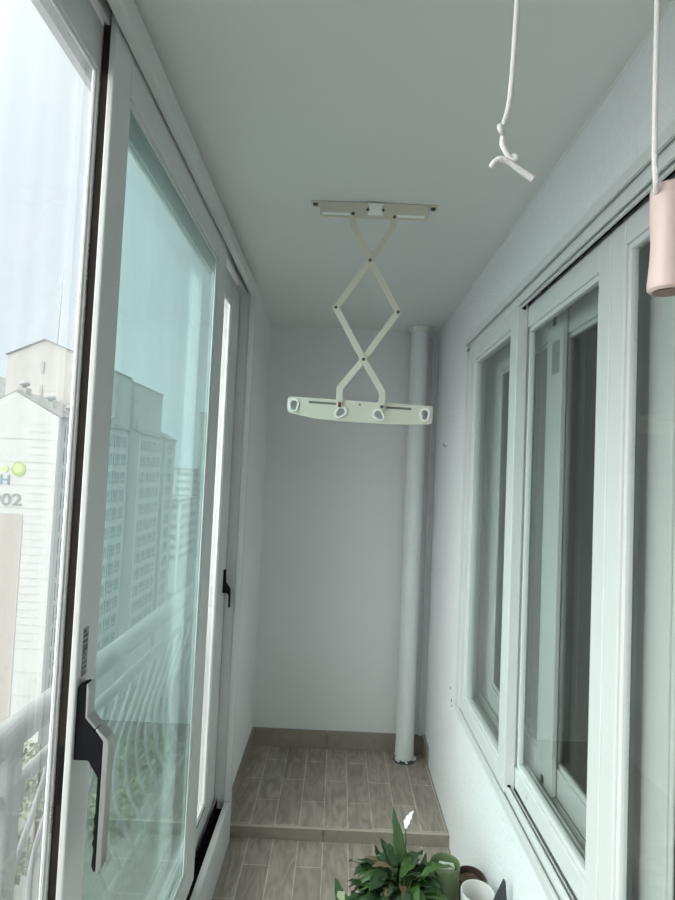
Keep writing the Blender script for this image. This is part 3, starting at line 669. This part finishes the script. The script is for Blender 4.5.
# sign on the gable
ROT = (PI/2, 0, 0)
text_mesh('sign_letter', 'H', 1.72, M['signblue'], ap, (-41.28, 68.55, -1.42), ROT, .02, bold=.03, sx=1.08)
text_mesh('sign_number', '902', 2.02, M['signgrey'], ap, (-42.22, 68.55, -3.9), ROT, .02, bold=.035, sx=1.28)
def disc(name, x, z, r, m, y=68.52):
    bm = bmesh.new(); prism(bm, [(x+r*math.cos(2*PI*k/32), z+r*math.sin(2*PI*k/32)) for k in range(32)], y, 68.6, 'y'); build(name, bm, m, ap)
disc('sign_dot', -39.0, .5, .86, M['dotgreen']); disc('sign_dot_centre', -39.05, .62, .58, M['dotpale'], 68.5); disc('sign_dot', -40.68, .47, .42, M['dotpale'])
bm = bmesh.new(); prism(bm, [(-40.05, .47), (-39.7, .75), (-39.7, .2)], 68.53, 68.6, 'y'); build('sign_tail', bm, M['dotgreen'], ap)

def block(label, x0, x1, y0, y1, zt, m, rows):
    b_ = empty('distant_building', ((x0+x1)/2, (y0+y1)/2, G), label, 'building')
    build('wall', B((x0, x1, y0, y1, G, zt)), m, b_)
    build('roof_slab', B((x0-.5, x1+.5, y0-.5, y1+.5, zt, zt+.8)), M['broof'], b_)
    for k in range(rows):
        z = zt-2.6-k*3.2
        build('window_band', B((x0+1, x1-1, y0-.15, y0, z, z+1.5), (x1, x1+.15, y0+1, y1-1, z, z+1.5)), M['bglass'], b_)
block('narrow grey tower block far away near the window frame', -62.8, -58.5, 250, 262, 26, M['bgrey'], 12)
block('low pale block far away beside the grey tower', -71.5, -63.5, 246, 262, .8, M['bwhite'], 8)
block('pale block seen between the rows beyond the gabled building', -66, -50, 180, 200, -9., M['bwhite'], 6)
bm = bmesh.new(); prism(bm, [(-95, G), (-67, G), (-67, 9), (-72, 19), (-95, 19)], 110, 125, 'y')
ob = build('distant_building', bm, M['bwhite'], loc=(-80, 117, G)); setp(ob, 'white building with sloping roof at the left picture edge', 'building')

random.seed(4)
def tree(x, y, h_, r, m, label):
    t = empty('tree', (x, y, G), label, 'tree', 'trees below the balcony')
    bm = bmesh.new(); tube(bm, spline([(x, y, G), (x+.2, y, G+h_*.3), (x, y+.1, G+h_*.7)], 4), [.35-.025*i for i in range(9)], 8); build('trunk', bm, M['bark2'], t)
    bm = bmesh.new(); cs = [(Vector((x, y, G+h_*.65))+Vector((random.uniform(-1, 1), random.uniform(-1, 1), random.uniform(-.8, .9)))*r*.65, r*random.uniform(.35, .6)) for _ in range(14)]
    for i in range(2600):
        c, rr = random.choice(cs); v = Vector((random.gauss(0, 1), random.gauss(0, 1), random.gauss(0, 1))).normalized()*rr*random.uniform(.75, 1.05)
        a = Vector((random.gauss(0, 1), random.gauss(0, 1), random.gauss(0, 1))).normalized(); b_ = a.orthogonal().normalized(); s = random.uniform(.18, .34)
        q = c+v; bm.faces.new([bm.verts.new(q+a*s), bm.verts.new(q+b_*s*.6), bm.verts.new(q-a*s), bm.verts.new(q-b_*s*.6)])
    f = bpy.data.meshes.new('crown'); bm.to_mesh(f); bm.free(); f.materials.append(m); o = link('crown', f, t); o.location = -Vector((x, y, G))
    return t
for i, (x, y, h_, r, m) in enumerate(((-26, 44, 12, 3.4, 'tree'), (-29, 58, 11, 3.4, 'treelt'), (-20, 54, 9, 3.2, 'treelt'), (-31, 68.5, 13, 2.2, 'tree'), (-16, 39, 10, 3.2, 'tree'), (-26, 80, 11, 3.4, 'tree'), (-21, 67, 8, 3.2, 'treelt'), (-24, 97, 10, 3.6, 'tree'))):
    tree(x, y, h_, r, M[m], 'leafy tree far below between the balcony and the gabled block')

# ---------------------------------------------------------------- light
W = bpy.data.worlds.new('overcast'); SC.world = W; W.use_nodes = True
N = W.node_tree.nodes; L = W.node_tree.links; bg = N['Background']
tc = N.new('ShaderNodeTexCoord'); mp = N.new('ShaderNodeMapping'); mp.inputs['Scale'].default_value = (1.5, 1.5, 4); L.new(tc.outputs['Generated'], mp.inputs[0])
no = N.new('ShaderNodeTexNoise'); no.inputs['Scale'].default_value = 1.3; no.inputs['Detail'].default_value = 5; L.new(mp.outputs[0], no.inputs['Vector'])
cr = N.new('ShaderNodeValToRGB'); cr.color_ramp.elements[0].position = .3; cr.color_ramp.elements[1].position = .7
cr.color_ramp.elements[0].color = (.80, .87, .94, 1); cr.color_ramp.elements[1].color = (.92, .96, 1., 1)
L.new(no.outputs['Fac'], cr.inputs[0])
def mth(op, a_, b_=None, clamp=False):
    q = N.new('ShaderNodeMath'); q.operation = op; q.use_clamp = clamp
    for i, v_ in enumerate((a_, b_)):
        if v_ is None: continue
        if isinstance(v_, (int, float)): q.inputs[i].default_value = v_
        else: L.new(v_, q.inputs[i])
    return q.outputs[0]
nm = N.new('ShaderNodeVectorMath'); nm.operation = 'NORMALIZE'; L.new(tc.outputs['Generated'], nm.inputs[0])
sx = N.new('ShaderNodeSeparateXYZ'); L.new(nm.outputs[0], sx.inputs[0])
zen = mth('MULTIPLY', mth('POWER', mth('MAXIMUM', sx.outputs['Z'], 0.), 5.), 2.6)     # overcast sky: brighter overhead
dt = N.new('ShaderNodeVectorMath'); dt.operation = 'DOT_PRODUCT'; L.new(nm.outputs[0], dt.inputs[0]); dt.inputs[1].default_value = Vector((-.76, -.36, .54)).normalized()
lobe = mth('MULTIPLY', mth('POWER', mth('MAXIMUM', dt.outputs['Value'], 0.), 4.5), 10.5)    # bright sky patch added out of view to light the balcony
extra = mth('ADD', zen, lobe)
base_ = N.new('ShaderNodeVectorMath'); base_.operation = 'SCALE'; L.new(cr.outputs[0], base_.inputs[0]); base_.inputs['Scale'].default_value = 1.30
warm = N.new('ShaderNodeVectorMath'); warm.operation = 'SCALE'; warm.inputs[0].default_value = (1., .945, .89); L.new(extra, warm.inputs['Scale'])
tot = N.new('ShaderNodeVectorMath'); tot.operation = 'ADD'; L.new(base_.outputs[0], tot.inputs[0]); L.new(warm.outputs[0], tot.inputs[1])
L.new(tot.outputs[0], bg.inputs[0]); bg.inputs[1].default_value = 1.
su = bpy.data.lights.new('veiled_sun', 'SUN'); su.energy = .12; su.angle = math.radians(40); su.color = (1., .97, .93)
so = bpy.data.objects.new('veiled_sun', su); C.objects.link(so); so.rotation_euler = Vector((-.30, .75, -.62)).to_track_quat('-Z', 'Y').to_euler()
# sampling portal in the plane of the tall left window (guides sky light, gives none of its own)
pl_ = bpy.data.lights.new('window_portal', 'AREA'); pl_.shape = 'RECTANGLE'; pl_.size = 3.5; pl_.size_y = 2.2; pl_.cycles.is_portal = True
po = bpy.data.objects.new('window_portal', pl_); C.objects.link(po); po.location = (-.53, .6, 1.15); po.rotation_euler = Vector((1, 0, 0)).to_track_quat('-Z', 'Z').to_euler()

# ---------------------------------------------------------------- camera
cd = bpy.data.cameras.new('camera'); co = bpy.data.objects.new('camera', cd); C.objects.link(co); SC.camera = co
F, PT, YW, RL, H = 563.36, .0444229, -.0043916, .0438283, 1.48023
cd.sensor_fit = 'VERTICAL'; cd.sensor_height = 36; cd.lens = F/900*36; cd.clip_start = .02; cd.clip_end = 1000
f = Vector((math.sin(YW)*math.cos(PT), math.cos(YW)*math.cos(PT), math.sin(PT))); r0 = Vector((math.cos(YW), -math.sin(YW), 0)); u0 = r0.cross(f)
c_, s_ = math.cos(RL), math.sin(RL); r_ = r0*c_+u0*s_; u_ = -r0*s_+u0*c_
co.matrix_world = Matrix(((r_.x, u_.x, -f.x, 0), (r_.y, u_.y, -f.y, 0), (r_.z, u_.z, -f.z, H), (0, 0, 0, 1)))
SC.view_settings.view_transform = 'Standard'; SC.view_settings.look = 'None'; SC.view_settings.gamma = 1; SC.view_settings.use_curve_mapping = False
SC.view_settings.exposure = -.30
